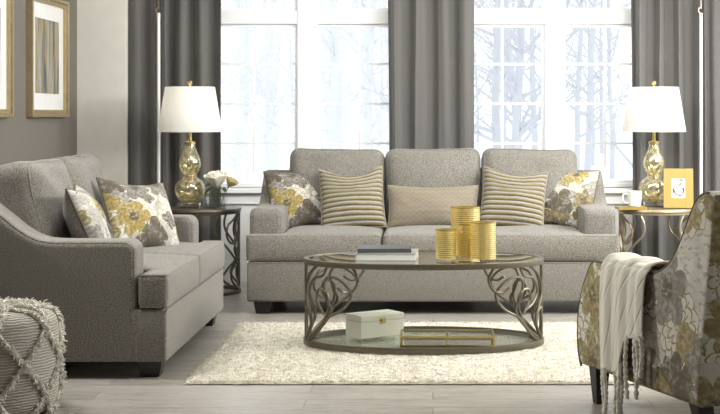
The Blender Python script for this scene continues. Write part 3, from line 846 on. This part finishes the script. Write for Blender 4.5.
# ------------------------------------------------------------------ throw pillows
def pillow(name, label, w, h, T, front, back, pip, loc, rot, ripple=0.0, dip=0.03, seed=0, group=None):
    root = thing(name, label, 'pillow', loc, rot, group)
    rr = random.Random(seed); ph = rr.uniform(0, 9)
    def pos(a, b, s):
        x = a*(w/2)*(1-0.05*(1-b*b)); z = h/2+b*(h/2)*(1-0.045*(1-a*a))
        if b > 0: z -= dip*b*(1-a*a)**1.5
        th = T/2*(max(0, (1-a*a))*max(0, (1-b*b)))**0.42
        th *= 1+0.12*mnoise.noise(Vector((a*1.7+ph, b*1.7, s)))
        wr = 0.006*mnoise.noise(Vector((a*5+ph, b*5, s*3)))*(1-a**4)*(1-b**4)
        y = s*(th+wr)
        if ripple:
            q = (z/0.0335) % 1.0
            y += s*ripple*math.sin(PI*q)**0.6*min(1, (1-abs(a))*12, (1-abs(b))*12)
        return Vector((x, y, z))
    nv = 130 if ripple else 30
    for nm, s, mt in (('front_panel', -1, front), ('back_panel', 1, back)):
        g = MB().grid(lambda u, v: (pos(math.sin((u-.5)*PI), math.sin((v-.5)*PI) if not ripple else 2*v-1, s), ((math.sin((u-.5)*PI)*w/2), h/2+(math.sin((v-.5)*PI) if not ripple else 2*v-1)*h/2)), 30, nv)
        g.build(nm, mt, root)
    per = []
    N = 20
    for k in range(N): per.append(pos(-1+2*k/N, -1, 1))
    for k in range(N): per.append(pos(1, -1+2*k/N, 1))
    for k in range(N): per.append(pos(1-2*k/N, 1, 1))
    for k in range(N): per.append(pos(-1, 1-2*k/N, 1))
    MB().tube(per, 0.006, 6, closed=True).build('piping', pip, root)
    return root
S = 0.503
pillow('floral_pillow', 'floral gold and grey pillow leaning on the left arm of the sofa', .43, .43, .17, M['flor_pillow'], M['sofa'], M['piping'],
       (-0.845, 9.26, S), (R(-24), R(-7), R(14)), seed=1)
pillow('striped_pillow', 'ribbed gold striped pillow on the left seat of the sofa', .425, .43, .16, M['stripe'], M['sofa'], M['cream_piping'],
       (-0.52, 9.13, S), (R(-24), R(-3), R(4)), ripple=0.006, dip=0.055, seed=2)
pillow('lumbar_pillow', 'taupe zigzag lumbar pillow in the middle of the sofa', .60, .29, .17, M['chevron'], M['chevron'], M['cream_piping'],
       (0.0, 9.16, S), (R(-18), 0, 0), dip=0.012, seed=3)
pillow('striped_pillow', 'ribbed gold striped pillow on the right seat of the sofa', .425, .42, .16, M['stripe'], M['sofa'], M['cream_piping'],
       (0.51, 9.13, S), (R(-24), R(5), R(-4)), ripple=0.006, dip=0.04, seed=4)
pillow('floral_pillow', 'floral gold and grey pillow leaning on the right arm of the sofa', .43, .43, .17, M['flor_pillow2'], M['sofa'], M['piping'],
       (0.835, 9.26, S), (R(-24), R(6), R(-14)), seed=5)
pillow('floral_pillow', 'floral pillow seen edge-on with its grey back, nearest on the loveseat', .44, .42, .19, M['flor_pillow3'], M['sofa'], M['piping'],
       (-1.655, 7.02, S), (R(-24), R(0), R(99)), seed=6)
pillow('floral_pillow', 'floral pillow turned to the front at the far end of the loveseat', .45, .44, .18, M['flor_pillow'], M['sofa'], M['piping'],
       (-1.57, 7.68, S), (R(-31), R(6), R(48)), seed=7)

# ------------------------------------------------------------------ scroll metalwork
SCROLL = [
    [(.28, 0), (.46, .1), (.63, .32), (.84, .47), (.93, .66), (.82, .83), (.67, .87), (.60, .77), (.65, .56), (.70, .46), (.66, .34), (.52, .18), (.24, .01)],
    [(.95, 1.0), (1.0, .86), (.95, .72), (.86, .68), (.78, .74)],
    [(.40, .06), (.55, .2), (.66, .46), (.64, .66), (.52, .70), (.48, .56), (.60, .38)],
    [(.64, 1.0), (.58, .88), (.42, .83), (.31, .66), (.42, .51), (.57, .43)],
    [(.16, 0), (.35, .23), (.31, .40), (.13, .62), (.25, .83), (.48, 1.0)],
    [(.14, .0), (.33, .2), (.29, .38), (.15, .42), (.08, .25), (.14, .02)],
    [(.05, 0), (.02, .3), (.10, .55), (.04, .8), (.10, 1.0)],
]
def scroll(mb, surf, r):
    for m in (1, -1):
        for c in SCROLL:
            pts = curve([(u*m, z, 0) for u, z in c], 7)
            mb.tube([surf(p.x, p.y) for p in pts], r, 7)

def ering(a, b, w, z0, z1, n=72):
    """flat elliptical band, closed cross-section"""
    vs_, fs = [], []
    for k in range(n):
        t = 2*PI*k/n; c, s = math.cos(t), math.sin(t)
        for (A, B, z) in ((a, b, z0), (a, b, z1), (a-w, b-w, z1), (a-w, b-w, z0)): vs_.append((A*c, B*s, z))
    for k in range(n):
        j = (k+1) % n
        for q in range(4): fs.append((k*4+q, j*4+q, j*4+(q+1) % 4, k*4+(q+1) % 4))
    return MB().add(vs_, fs)
def edisc(a, b, z0, z1, n=72):
    return MB().lathe([(0.0001, z0), (1, z0), (1, z1), (0.0001, z1)], n) if False else MB().add(
        [(a*math.cos(2*PI*k/n), b*math.sin(2*PI*k/n), z) for z in (z0, z1) for k in range(n)],
        [tuple(reversed(range(n))), tuple(range(n, 2*n))]+[(k, (k+1) % n, n+(k+1) % n, n+k) for k in range(n)])

CT = thing('coffee_table', 'oval glass coffee table with bronze scroll ends on the rug', 'table', (-0.05, 7.51, 0.010))
A, B = 0.65, 0.385
top = ering(A, B, 0.028, 0.442, 0.472).build('top_rim', M['bronze'], CT, bevel=0.003, seg=2)
edisc(A-0.028, B-0.028, 0.460, 0.469).build('glass_top', M['tableglass'], CT, smooth=False)
ering(A, B, 0.028, 0.012, 0.042).build('lower_rim', M['bronze'], CT, bevel=0.003, seg=2)
edisc(A-0.028, B-0.028, 0.030, 0.038).build('glass_shelf', M['shelfglass'], CT, smooth=False)
for sgn in (1, -1):
    m = MB()
    def surf(u, z):
        t = u*R(58); k = 0.985
        return Vector((sgn*(A-0.014)*math.cos(t), (B-0.014)*math.sin(t), 0.040+z*0.404))
    scroll(m, surf, 0.0075)
    m.build('scroll_end', M['bronze'], CT)
for k, ang in enumerate((235, 305, 55, 125)):
    x, y = (A-0.014)*math.cos(R(ang)), (B-0.014)*math.sin(R(ang))
    MB().lathe([(0.008, 0), (0.008, 0.014)], 12, (x, y, 0)).build('foot', M['bronze'], CT)

def end_table(label, px, metal):
    d = 9.79; x = (px-HX)*d/F
    r = thing('end_table', label, 'end table', (x, d, 0))
    rad = 0.275
    MB().lathe([(0.0001, .574), (rad-0.02, .574), (rad, .578), (rad, .592), (rad-.004, .597), (rad-0.01, .598), (0.0001, .598)], 64).build('table_top', metal, r)
    ering(rad-0.005, rad-0.005, 0.02, 0.560, 0.575).build('apron_ring', metal, r, bevel=.002, seg=1)
    for sgn in (1, -1):
        m = MB()
        def surf(u, z):
            t = u*R(60)
            rr = rad-0.016
            return Vector((sgn*rr*math.cos(t), rr*math.sin(t), 0.015+z*0.55))
        # two stacked loops of scrollwork
        for m_ in (1, -1):
            for c in ([(.92, 1.0), (1.03, .86), (.98, .73), (.75, .62), (.5, .5), (.28, .40), (.08, .28)],
                      [(.12, 1.0), (.40, .92), (.62, .85), (.66, .72), (.48, .62), (.30, .70), (.26, .85), (.06, .97)],
                      [(.0, .0), (.2, .05), (.58, .10), (.80, .20), (.60, .32), (.30, .42), (.10, .55), (.0, .72)],
                      [(.22, .04), (.48, .16), (.46, .29), (.22, .33), (.10, .20), (.18, .06)],
                      [(.02, .38), (.34, .52), (.22, .68), (.05, .80), (.10, 1.0)]):
                pts = curve([(u*m_, z, 0) for u, z in c], 7)
                m.tube([surf(p.x, p.y) for p in pts], 0.008, 7)
        m.build('scroll_leg', metal, r)
    ering(rad, rad, 0.026, 0.0, 0.022).build('base_ring', metal, r, bevel=.003, seg=2)
    return r
end_table('round bronze end table behind the loveseat, holding roses', 202, M['bronze'])
end_table('round champagne metal end table right of the sofa', 657, M['champagne'])
TZ = 0.598

# ------------------------------------------------------------------ lamps
def lamp_proto(label, px, py_d):
    r = thing('table_lamp', label, 'lamp', ((px-HX)*py_d/F, py_d, TZ))
    b = MB().box(-.075, .075, -.075, .075, 0, .036)
    b.build('acrylic_base', M['acrylic'], r, bevel=.003, seg=2)
    prof = [(.045, .037), (.06, .042), (.085, .062), (.102, .095), (.108, .125), (.104, .155), (.088, .185), (.062, .207), (.047, .222), (.046, .232),
            (.058, .25), (.071, .278), (.076, .305), (.073, .335), (.062, .368), (.047, .40), (.037, .425), (.034, .445)]
    c = [Vector((a, z, 0)) for a, z in prof]
    MB().lathe([(p.x, p.y) for p in curve(c, 3)], 40).build('gourd_body', M['mercury'], r)
    MB().lathe([(.040, .030), (.046, .036), (.046, .040), (.03, .042)], 28).build('brass_foot', M['gold'], r)
    br = MB().lathe([(.034, .442), (.038, .446), (.038, .462), (.02, .468), (.012, .472), (.010, .54)], 24)
    MB().lathe([(.046, .221), (.053, .227), (.046, .233)], 32).build('waist_ring', M['mercury'], r)
    br.build('brass_neck', M['gold'], r)
    st = MB().tube([(0, 0, .53), (0, 0, .86)], .005, 8)
    for k in range(3):
        a = 2*PI*k/3; st.tube([(0, 0, .845), (.170*math.cos(a), .170*math.sin(a), .845)], .003, 5)
    st.build('harp_rod', M['gold'], r)
    z0, z1, ra, rb = .533, .850, .226, .174
    MB().lathe([(ra, z0), (rb, z1), (rb-.003, z1), (ra-.003, z0)], 64, closed=True).build('lamp_shade', M['shade'], r)
    bl = bpy.data.lights.new('shade_fill_light', 'POINT'); bl.energy = 1.8; bl.shadow_soft_size = .03; bl.color = (1, .95, .87)  # weak fill added inside to whiten the shade
    bo = bpy.data.objects.new('shade_fill_light', bl); COL.objects.link(bo); bo.parent = r; bo.location = (0, 0, .72)
    MB().lathe([(.006, .853), (.010, .858), (.006, .864), (.012, .868), (.0165, .88), (.012, .892), (.0001, .896)], 16).build('finial', M['gold'], r)
    MB().lathe([(.0001, .56), (.016, .56), (.02, .6), (.03, .635), (.03, .65), (.018, .675), (.0001, .68)], 16).build('bulb', M['ceramic'], r)
    return r
lp = lamp_proto('white shaded gold glass gourd lamp beside the roses', 190, 9.79)
dup(lp, ((654-HX)*9.90/F, 9.90, TZ), (0, 0, 0), 'white shaded gold glass gourd lamp beside the yellow photo frame', 'pair of gourd lamps')
lp['group'] = 'pair of gourd lamps'

# ------------------------------------------------------------------ roses in vase
vx, vy = (216.5-HX)*9.69/F, 9.69
v = thing('vase', 'clear square glass vase holding roses beside the left lamp', 'vase', (vx, vy, TZ))
g = MB().box(-.066, .066, -.066, .066, 0, .012)
for a0, a1, b0, b1 in ((-.066, .066, -.066, -.062), (-.066, .066, .062, .066), (-.066, -.062, -.062, .062), (.062, .066, -.062, .062)): g.box(a0, a1, b0, b1, .012, .125)
g.build('glass_walls', M['vase'], v, smooth=False)
MB().box(-.061, .061, -.061, .061, .013, .06).build('water', M['vase'], v, smooth=False)
def rose(label, loc, rad, mat, tilt, stem_to):
    r = thing('rose', label, 'flower', loc, tilt)
    rr = random.Random(label)
    def petal(ring, a, R0, H, open_, mat):
        m = MB()
        def fn(u, vv):
            t = (u-.5)*2; w = 1.05*(1-.15*vv)
            ang = a+t*w*(.55+.25*ring/3)
            prof = math.sin(min(1, vv*1.05)*PI*.5)
            rad_ = R0*(.25+.75*prof)+open_*R0*vv**3*1.1
            z = -H*.45+H*vv-open_*H*.35*vv**4-H*.16*t*t*vv
            ww = .05*R0*math.sin(5*u+a*3)*vv
            return ((rad_+ww)*math.cos(ang), (rad_+ww)*math.sin(ang), z), (u, vv)
        m.grid(fn, 8, 8); o = m.build('petal', mat, r)
        bake(o, [('SOLIDIFY', dict(thickness=.0016))])
    for ring, (n, R0, H, op) in enumerate(((3, .30, 1.75, .0), (4, .52, 1.75, .03), (5, .76, 1.65, .08), (6, .98, 1.5, .2))):
        for k in range(n): petal(ring, 2*PI*k/n+ring*.7+rr.uniform(-.15, .15), R0*rad, H*rad, op, mat)
    MB().lathe([(.0001, -.75*rad), (.22*rad, -.7*rad), (.2*rad, -.1*rad), (.15*rad, .5*rad), (.0001, .6*rad)], 12).build('bud', mat, r)
    inv = (Matrix.Translation(loc) @ r.rotation_euler.to_matrix().to_4x4()).inverted()
    p0 = Vector((0, 0, -.7*rad)); p2 = inv @ Vector(stem_to); p1 = Vector((p0.x*.6+p2.x*.4, p0.y*.6+p2.y*.4, p0.z*.5+p2.z*.5-.01))
    MB().tube(curve([p0, p1, p2], 6), .003, 6).build('stem', M['leaf'], r)
    return r
def leaf(parent, p, dr, L, w):
    dr = Vector(dr).normalized(); sd = dr.cross(Vector((0, 0, 1))).normalized(); up = sd.cross(dr)
    m = MB()
    def fn(u, vv):
        t = (u-.5)*2; ww = w*math.sin(PI*min(1, vv*.97+.02))**.8
        q = Vector(p)+dr*L*vv+sd*t*ww+up*(abs(t)*ww*.35-L*.25*vv*vv)
        return q, (u, vv)
    o = m.grid(fn, 4, 8).build('leaf', M['leaf'], parent); bake(o, [('SOLIDIFY', dict(thickness=.001))])
r1 = rose('large ivory rose in the glass vase by the left lamp', (vx+.002, vy-.01, TZ+.195), .070, M['pet_w'], (R(12), R(-6), 0), (vx+.01, vy, TZ+.016))
r2 = rose('smaller yellowish rose at the right of the glass vase', (vx+.098, vy+.005, TZ+.178), .040, M['pet_y'], (R(8), R(32), 0), (vx+.03, vy, TZ+.016))
for p, dr, L, w in (((-.02, -.02, -.045), (-1, -.5, -.25), .085, .026), ((-.03, .01, -.03), (-1, .3, .1), .07, .022), ((.0, -.03, -.05), (-.5, -1, -.6), .07, .024), ((.03, -.02, -.05), (.8, -.8, -.3), .05, .018)):
    leaf(r1, p, dr, L, w)
# ------------------------------------------------------------------ right table: mug, yellow book, photo frame
nb = MB().box(-.105, .095, -.075, .075, 0, .016)
bkx, bky = (632-HX)*9.64/F-.012, 9.64
yb = thing('book', 'yellow covered book under the white mug', 'book', (bkx+.006, bky, TZ), (0, 0, R(4)))
cv = MB().box(-.10, .10, -.075, .075, 0, .0025); cv.box(-.10, .10, -.075, .075, .0145, .017); cv.box(-.10, -.0975, -.075, .075, .0025, .0145)
cv.build('cover', M['yellow'], yb, smooth=False); MB().box(-.0975, .097, -.072, .072, .0026, .0144).build('pages', M['yellow'], yb, smooth=False)
mg = thing('mug', 'white mug standing on the yellow book', 'mug', ((635-HX)*9.64/F-.004, 9.64, TZ+.017), (0, 0, R(10)))
MB().lathe([(.0001, .001), (.036, 0), (.043, .006), (.049, .06), (.051, .108), (.0485, .108), (.046, .06), (.040, .010), (.0001, .008)], 40).build('cup', M['ceramic'], mg)
MB().tube(curve([(-.047, 0, .085), (-.075, 0, .088), (-.086, 0, .06), (-.072, 0, .03), (-.045, 0, .026)], 6), .006, 8).build('handle', M['ceramic'], mg)
pf = thing('photo_frame', 'yellow photo frame with a black and white photo on the right table', 'photo frame', ((678.5-HX)*9.67/F, 9.67, TZ+.0032), (R(-18), 0, R(-9)))
W2, H2, fw = .102, .285, .054
f = MB()
f.box(-W2, -W2+fw, -.009, .009, 0.0, H2); f.box(W2-fw, W2, -.009, .009, 0, H2); f.box(-W2+fw, W2-fw, -.009, .009, 0, .072); f.box(-W2+fw, W2-fw, -.009, .009, H2-.072, H2)
f.build('frame', M['yellow'], pf, smooth=False, bevel=.002, seg=2)
ph_ = MB().add([(-W2+fw, -.004, .072), (W2-fw, -.004, .072), (W2-fw, -.004, H2-.072), (-W2+fw, -.004, H2-.072)], [(0, 1, 2, 3)], [(0, 0), (.8, 0), (.8, 1), (0, 1)])
ph_.build('photograph', M['photo'], pf, smooth=False)
q_ = MB()
for a0, a1, b0, b1 in ((-W2+fw, W2-fw, .072, .078), (-W2+fw, W2-fw, H2-.078, H2-.072), (-W2+fw, -W2+fw+.006, .078, H2-.078), (W2-fw-.006, W2-fw, .078, H2-.078)): q_.box(a0, a1, -.006, -.004, b0, b1)
q_.build('white_border', M['paper'], pf, smooth=False)
MB().box(-W2+.02, W2-.02, .009, .012, .01, H2-.01).build('backing', M['slate'], pf, smooth=False)
es = MB().add([(-.025, .012, .20), (.025, .012, .20), (.03, .085, .030), (-.03, .085, .030), (-.025, .015, .20), (.025, .015, .20), (.03, .088, .030), (-.03, .088, .030)], [(0, 1, 2, 3), (7, 6, 5, 4), (0, 4, 5, 1), (1, 5, 6, 2), (2, 6, 7, 3), (3, 7, 4, 0)])
es.build('easel', M['slate'], pf, smooth=False)

# ------------------------------------------------------------------ on the coffee table
GT = 0.010+0.4695
def book(label, loc, rz_, w, dp, h, cover, sz):
    b = thing('book', label, 'book', loc, (0, 0, R(rz_)))
    c = MB().box(-w/2, w/2, -dp/2, dp/2, 0, .003); c.box(-w/2, w/2, -dp/2, dp/2, h-.003, h); c.box(-w/2, w/2, -dp/2, -dp/2+.003, .003, h-.003) if sz else c.box(-w/2, -w/2+.003, -dp/2, dp/2, .003, h-.003)
    c.build('cover', cover, b, smooth=False)
    MB().box(-w/2+.004, w/2-.004, -dp/2+.004, dp/2-.004, .0031, h-.0031).build('pages', M['paper'], b, smooth=False)
book('pale thick book lying under the slate book on the coffee table', (-.245, 7.47, GT), -3, .325, .25, .04, M['silver_cover'], False)
book('thin slate grey book on top of the pale one', (-.262, 7.475, GT+.040), 2, .285, .235, .022, M['slate'], True)

def votive(label, px, d, rad, h):
    r = thing('candle_holder', label, 'candle holder', ((px-HX)*d/F, d, GT), (0, 0, 0), 'gold banded candle holders on the coffee table')
    MB().lathe([(rad, .012), (rad, h), (rad-.003, h), (rad-.003, .012)], 48, closed=True).build('banded_cylinder', M['votive'], r)
    MB().lathe([(.0001, 0), (rad-.002, 0), (rad, .003), (rad, .012), (.0001, .012)], 48).build('glass_foot', M['vase'], r)
    ering(rad+.001, rad+.001, .005, h-.004, h+.001, 48).build('rim', M['gold'], r)
    return r
votive('shortest gold banded candle holder, leftmost of the four', 446, 7.36, .055, .165)
votive('tallest gold banded candle holder, behind the other three', 465.5, 7.60, .079, .268)
votive('slim gold banded candle holder in the middle of the four', 465, 7.42, .040, .188)
votive('gold banded candle holder standing rightmost of the four', 483, 7.35, .069, .205)

SH = 0.010+0.0385
bx = thing('box', 'cream lidded box with a brass clasp on the lower glass shelf', 'box', (-.318, 7.59, SH), (0, 0, R(35)))
hw, hd = .138, .080
MB().box(-hw, hw, -hd, hd, 0, .088).build('box_body', M['cream_box'], bx, smooth=False, bevel=.003, seg=2)
MB().box(-hw, hw, -hd, hd, .0895, .122).build('lid', M['cream_box'], bx, smooth=False, bevel=.003, seg=2)
cl = MB().box(-.018, .018, -hd-.003, -hd, .074, .087); cl.box(-.018, .018, -hd-.003, -hd, .0915, .103); cl.box(-.007, .007, -hd-.006, -hd-.003, .078, .1); cl.build('clasp', M['gold'], bx, smooth=False)
tr = thing('tray', 'brass railed mirror tray on the lower glass shelf', 'tray', (.075, 7.317, SH), (0, 0, R(0)))
tw, td, th = .242, .118, .056
t = MB(); b_ = .005
for z in (b_, th-b_):
    for y in (-td, td): t.box(-tw-b_, tw+b_, y-b_, y+b_, z-b_, z+b_)
    for x in (-tw, tw): t.box(x-b_, x+b_, -td+b_, td-b_, z-b_, z+b_)
for x in (-tw, 0, tw):
    for y in (-td, td): t.box(x-b_, x+b_, y-b_, y+b_, 2*b_, th-2*b_)
for x in (-tw, tw): t.box(x-b_, x+b_, -b_, b_, 2*b_, th-2*b_)
t.build('railing', M['tray_gold'], tr, smooth=False)
MB().box(-tw+b_, tw-b_, -td+b_, td-b_, .002, .005).build('mirror_base', M['mirror'], tr, smooth=False)

# ------------------------------------------------------------------ floral armchair, right foreground
ch_rot = R(200.5)
CH = thing('armchair', 'floral print armchair with a cream throw, right foreground', 'armchair', (.995, 6.207, 0), (0, 0, ch_rot))
hwid = .39; at = .13
SIDE = [(0.02, .165), (-.005, .23), (-.012, .32), (.002, .42), (.034, .50), (.072, .56), (.105, .604), (.135, .626), (.18, .634), (.40, .632), (.60, .632), (.70, .648), (.78, .69), (.85, .765), (.91, .855), (.96, .925), (1.01, .962), (1.06, .972), (1.10, .96), (1.11, .93), (1.06, .60), (.99, .165)]
fl = M['flor_chair']
for sx in (1, -1):
    xa, xb = sorted((sx*hwid, sx*(hwid-at)))
    a = MB().rprism([SIDE[0]]+[(p.x, p.y) for p in curve([(q[0], q[1], 0) for q in SIDE[1:19]], 3)]+SIDE[19:], xa, xb, .024, 5)
    # print laid along the outline on the rim
    arm = a.build('armrest', fl, CH, boxuv=True)
    p = MB()
    for xx in (xa+.008, xb-.008): p.tube(curve([(xx, y+.004, z-.007) for y, z in SIDE[:18]], 5), .0062, 6)
    p.build('piping', M['piping'], arm)
MB().prism([(.0, .165), (.0, .33), (.95, .33), (.98, .165)], 'x', -hwid+at, hwid-at).build('base', fl, CH, bevel=.012, seg=3, boxuv=True)
MB().prism([(.80, .33), (.90, .80), (.965, .935), (1.02, .97), (1.07, .972), (1.10, .955), (1.105, .93), (.985, .165), (.90, .165)], 'x', -hwid+at-.01, hwid-at+.01).build('backrest', fl, CH, bevel=.02, seg=3, boxuv=True)
m = squircle(2*(hwid-at)-.01, .15, .80, .05, 12, 0.0); m.uv = [(q[0], q[1]) for q in m.v]
m.build('seat_cushion', fl, CH, xf=Matrix.Translation((0, .385, .405)))
for sx in (1, -1):
    for yy, back in ((.075, 0), (.90, 1)):
        x = sx*(hwid-.07); l = MB(); sy = .06*back
        vs_ = [(x-.022, yy-.022+sy, 0), (x+.022, yy-.022+sy, 0), (x+.022, yy+.022+sy, 0), (x-.022, yy+.022+sy, 0),
               (x-.036, yy-.036, .17), (x+.036, yy-.036, .17), (x+.036, yy+.036, .17), (x-.036, yy+.036, .17)]
        l.add(vs_, [(3, 2, 1, 0), (4, 5, 6, 7), (0, 1, 5, 4), (1, 2, 6, 5), (2, 3, 7, 6), (3, 0, 4, 7)])
        l.build('leg', M['black_wood'], CH, smooth=False, bevel=.004, seg=2)
# throw over the visible arm
TH = thing('throw_blanket', 'cream knit throw with tassels draped over the armchair arm', 'blanket', (.995, 6.207, 0), (0, 0, ch_rot))
y0, y1 = .29, .66
def tpath(b, zend):
    xi, xo, zt = hwid-at-.014, hwid+.014, .651
    pts = [Vector((xi-.004, 0, .50)), Vector((xi, 0, .60)), Vector((xi+.012, 0, zt-.012)), Vector((xi+.04, 0, zt)), Vector((xo-.04, 0, zt)), Vector((xo-.008, 0, zt-.014)), Vector((xo+.004, 0, .60)),
           Vector((xo+.012, 0, .48)), Vector((xo+.014, 0, zend+.1*(.48-zend))), Vector((xo+.014, 0, zend))]
    return curve(pts, 8)
def hem(a):
    return .185+.012*math.sin(a*9) if a < .48 else .185+(.17)*min(1, ((a-.48)/.12))+.05*max(0, a-.6)
NB = 72
cols = []
for i in range(49):
    a = i/48
    pth = tpath(0, hem(a))
    cols.append(pth)
def tfn(u, vv):
    i = int(round(u*48)); a = i/48
    k = int(round(vv*NB)); p = cols[i][k]
    fall = max(0, vv-.55)/.45
    fold = .012*(.3+.7*fall)*math.sin(a*15+.6*math.sin(vv*4))+.005*math.sin(a*34+vv*3)
    if a > .46 and vv > .5: fold += .012*min(1, (a-.46)*12)*min(1, (vv-.5)*5)
    fold = max(-.006, fold)
    x = p.x+fold if vv > .42 else p.x-max(0, fold)*.3
    z = p.z+(.010*math.sin(a*13+1) if .25 < vv < .55 else 0)*math.sin(PI*(vv-.25)/.3)+(.006 if .25 < vv < .55 else 0)
    yy = y0+(y1-y0)*a+.02*fall*(a-.5)+.010*math.sin(vv*7)
    return (x, yy, z), (yy, vv*1.1)
tb = MB().grid(tfn, 48, NB).build('knit_cloth', M['throw'], TH)
bake(tb, [('SOLIDIFY', dict(thickness=.008, offset=1)), ('SUBSURF', dict(levels=1))])
for a, L in ((.04, .19), (.17, .175), (.30, .18), (.46, .165), (.53, .26), (.62, .24), (.74, .24), (.86, .16), (.96, .15)):
    i = round(a*48)
    q = tfn(i/48, 1.0)[0]; m = MB()
    n = 26; L = min(L, q[2]-.004)
    rr = random.Random(int(a*100))
    for st in (0, PI):
        m.tube([(q[0]+.004+.005*math.cos(st+k*1.05)+.004*math.sin(k*.2+a*9), q[1]+.005*math.sin(st+k*1.05), q[2]+.012-(L+.012)*k/n) for k in range(n+1)], [.0058]*(n-2)+[.007, .008, .006], 6)
    m.build('tassel', M['throw'], TH)

# ------------------------------------------------------------------ pouf, left foreground
PF = thing('pouf', 'oatmeal woven pouf with shaggy diamond fringe, lower left corner', 'pouf', (-1.868, 5.86, 0))
prof = [(.0001, 0), (.20, .0), (.25, .012), (.273, .05), (.283, .12), (.287, .22), (.283, .32), (.273, .385), (.25, .418), (.21, .432), (.12, .440), (.0001, .442)]
pc = curve([(a, z, 0) for a, z in prof], 6)
arc = [0.0]
for i in range(1, len(pc)): arc.append(arc[-1]+(pc[i]-pc[i-1]).length)
b = MB().lathe([(p.x, p.y) for p in pc], 72)
b.uv = [(b.uv[i][0]*1.8, arc[i//72]) for i in range(len(b.uv))]
b.build('woven_cover', M['pouf'], PF)
def pofn(s):
    for i in range(1, len(arc)):
        if arc[i] >= s:
            f = (s-arc[i-1])/max(1e-9, arc[i]-arc[i-1]); q = pc[i-1].lerp(pc[i], f); tg = (pc[i]-pc[i-1]).normalized()
            return q.x, q.y, (tg.y, -tg.x)
    return pc[-1].x, pc[-1].y, (0, 1)
fr = MB(); random.seed(3)
s0, s1 = .20, arc[-1]-.10
NP = 8
for dirn in (1, -1):
    for k in range(NP):
        pts = []
        n = 60
        for i in range(n+1):
            s = s0+(s1-s0)*i/n; r_, z_, nn = pofn(s)
            ph2 = 2*PI*k/NP+dirn*(PI/NP)*(s-s0)/.14
            if s > .62: ph2 = 2*PI*k/NP+dirn*(PI/NP)*((.62-s0)/.14+(s-.62)/.2)
            o = .004
            pts.append(((r_+nn[0]*o)*math.cos(ph2), (r_+nn[0]*o)*math.sin(ph2), z_+nn[1]*o))
            if i < n:
                for q in range(9):
                    c = Vector(pts[-1]); nv = Vector((nn[0]*math.cos(ph2), nn[0]*math.sin(ph2), nn[1]))
                    dv = (nv*random.uniform(.2, 1)+Vector((random.gauss(0, .6), random.gauss(0, .6), random.gauss(0, .6)))).normalized()
                    c = c+Vector((random.gauss(0, .004), random.gauss(0, .004), random.gauss(0, .004)))
                    L = random.uniform(.010, .024)
                    mid = c+dv*L*.6+Vector((0, 0, -.002))
                    fr.tube([c, mid, c+dv*L+Vector((random.gauss(0, .004), random.gauss(0, .004), -.006))], [.0030, .0027, .0016], 4)
        fr.tube(pts, .0085, 6)
fr.build('diamond_fringe', M['fringe'], PF)
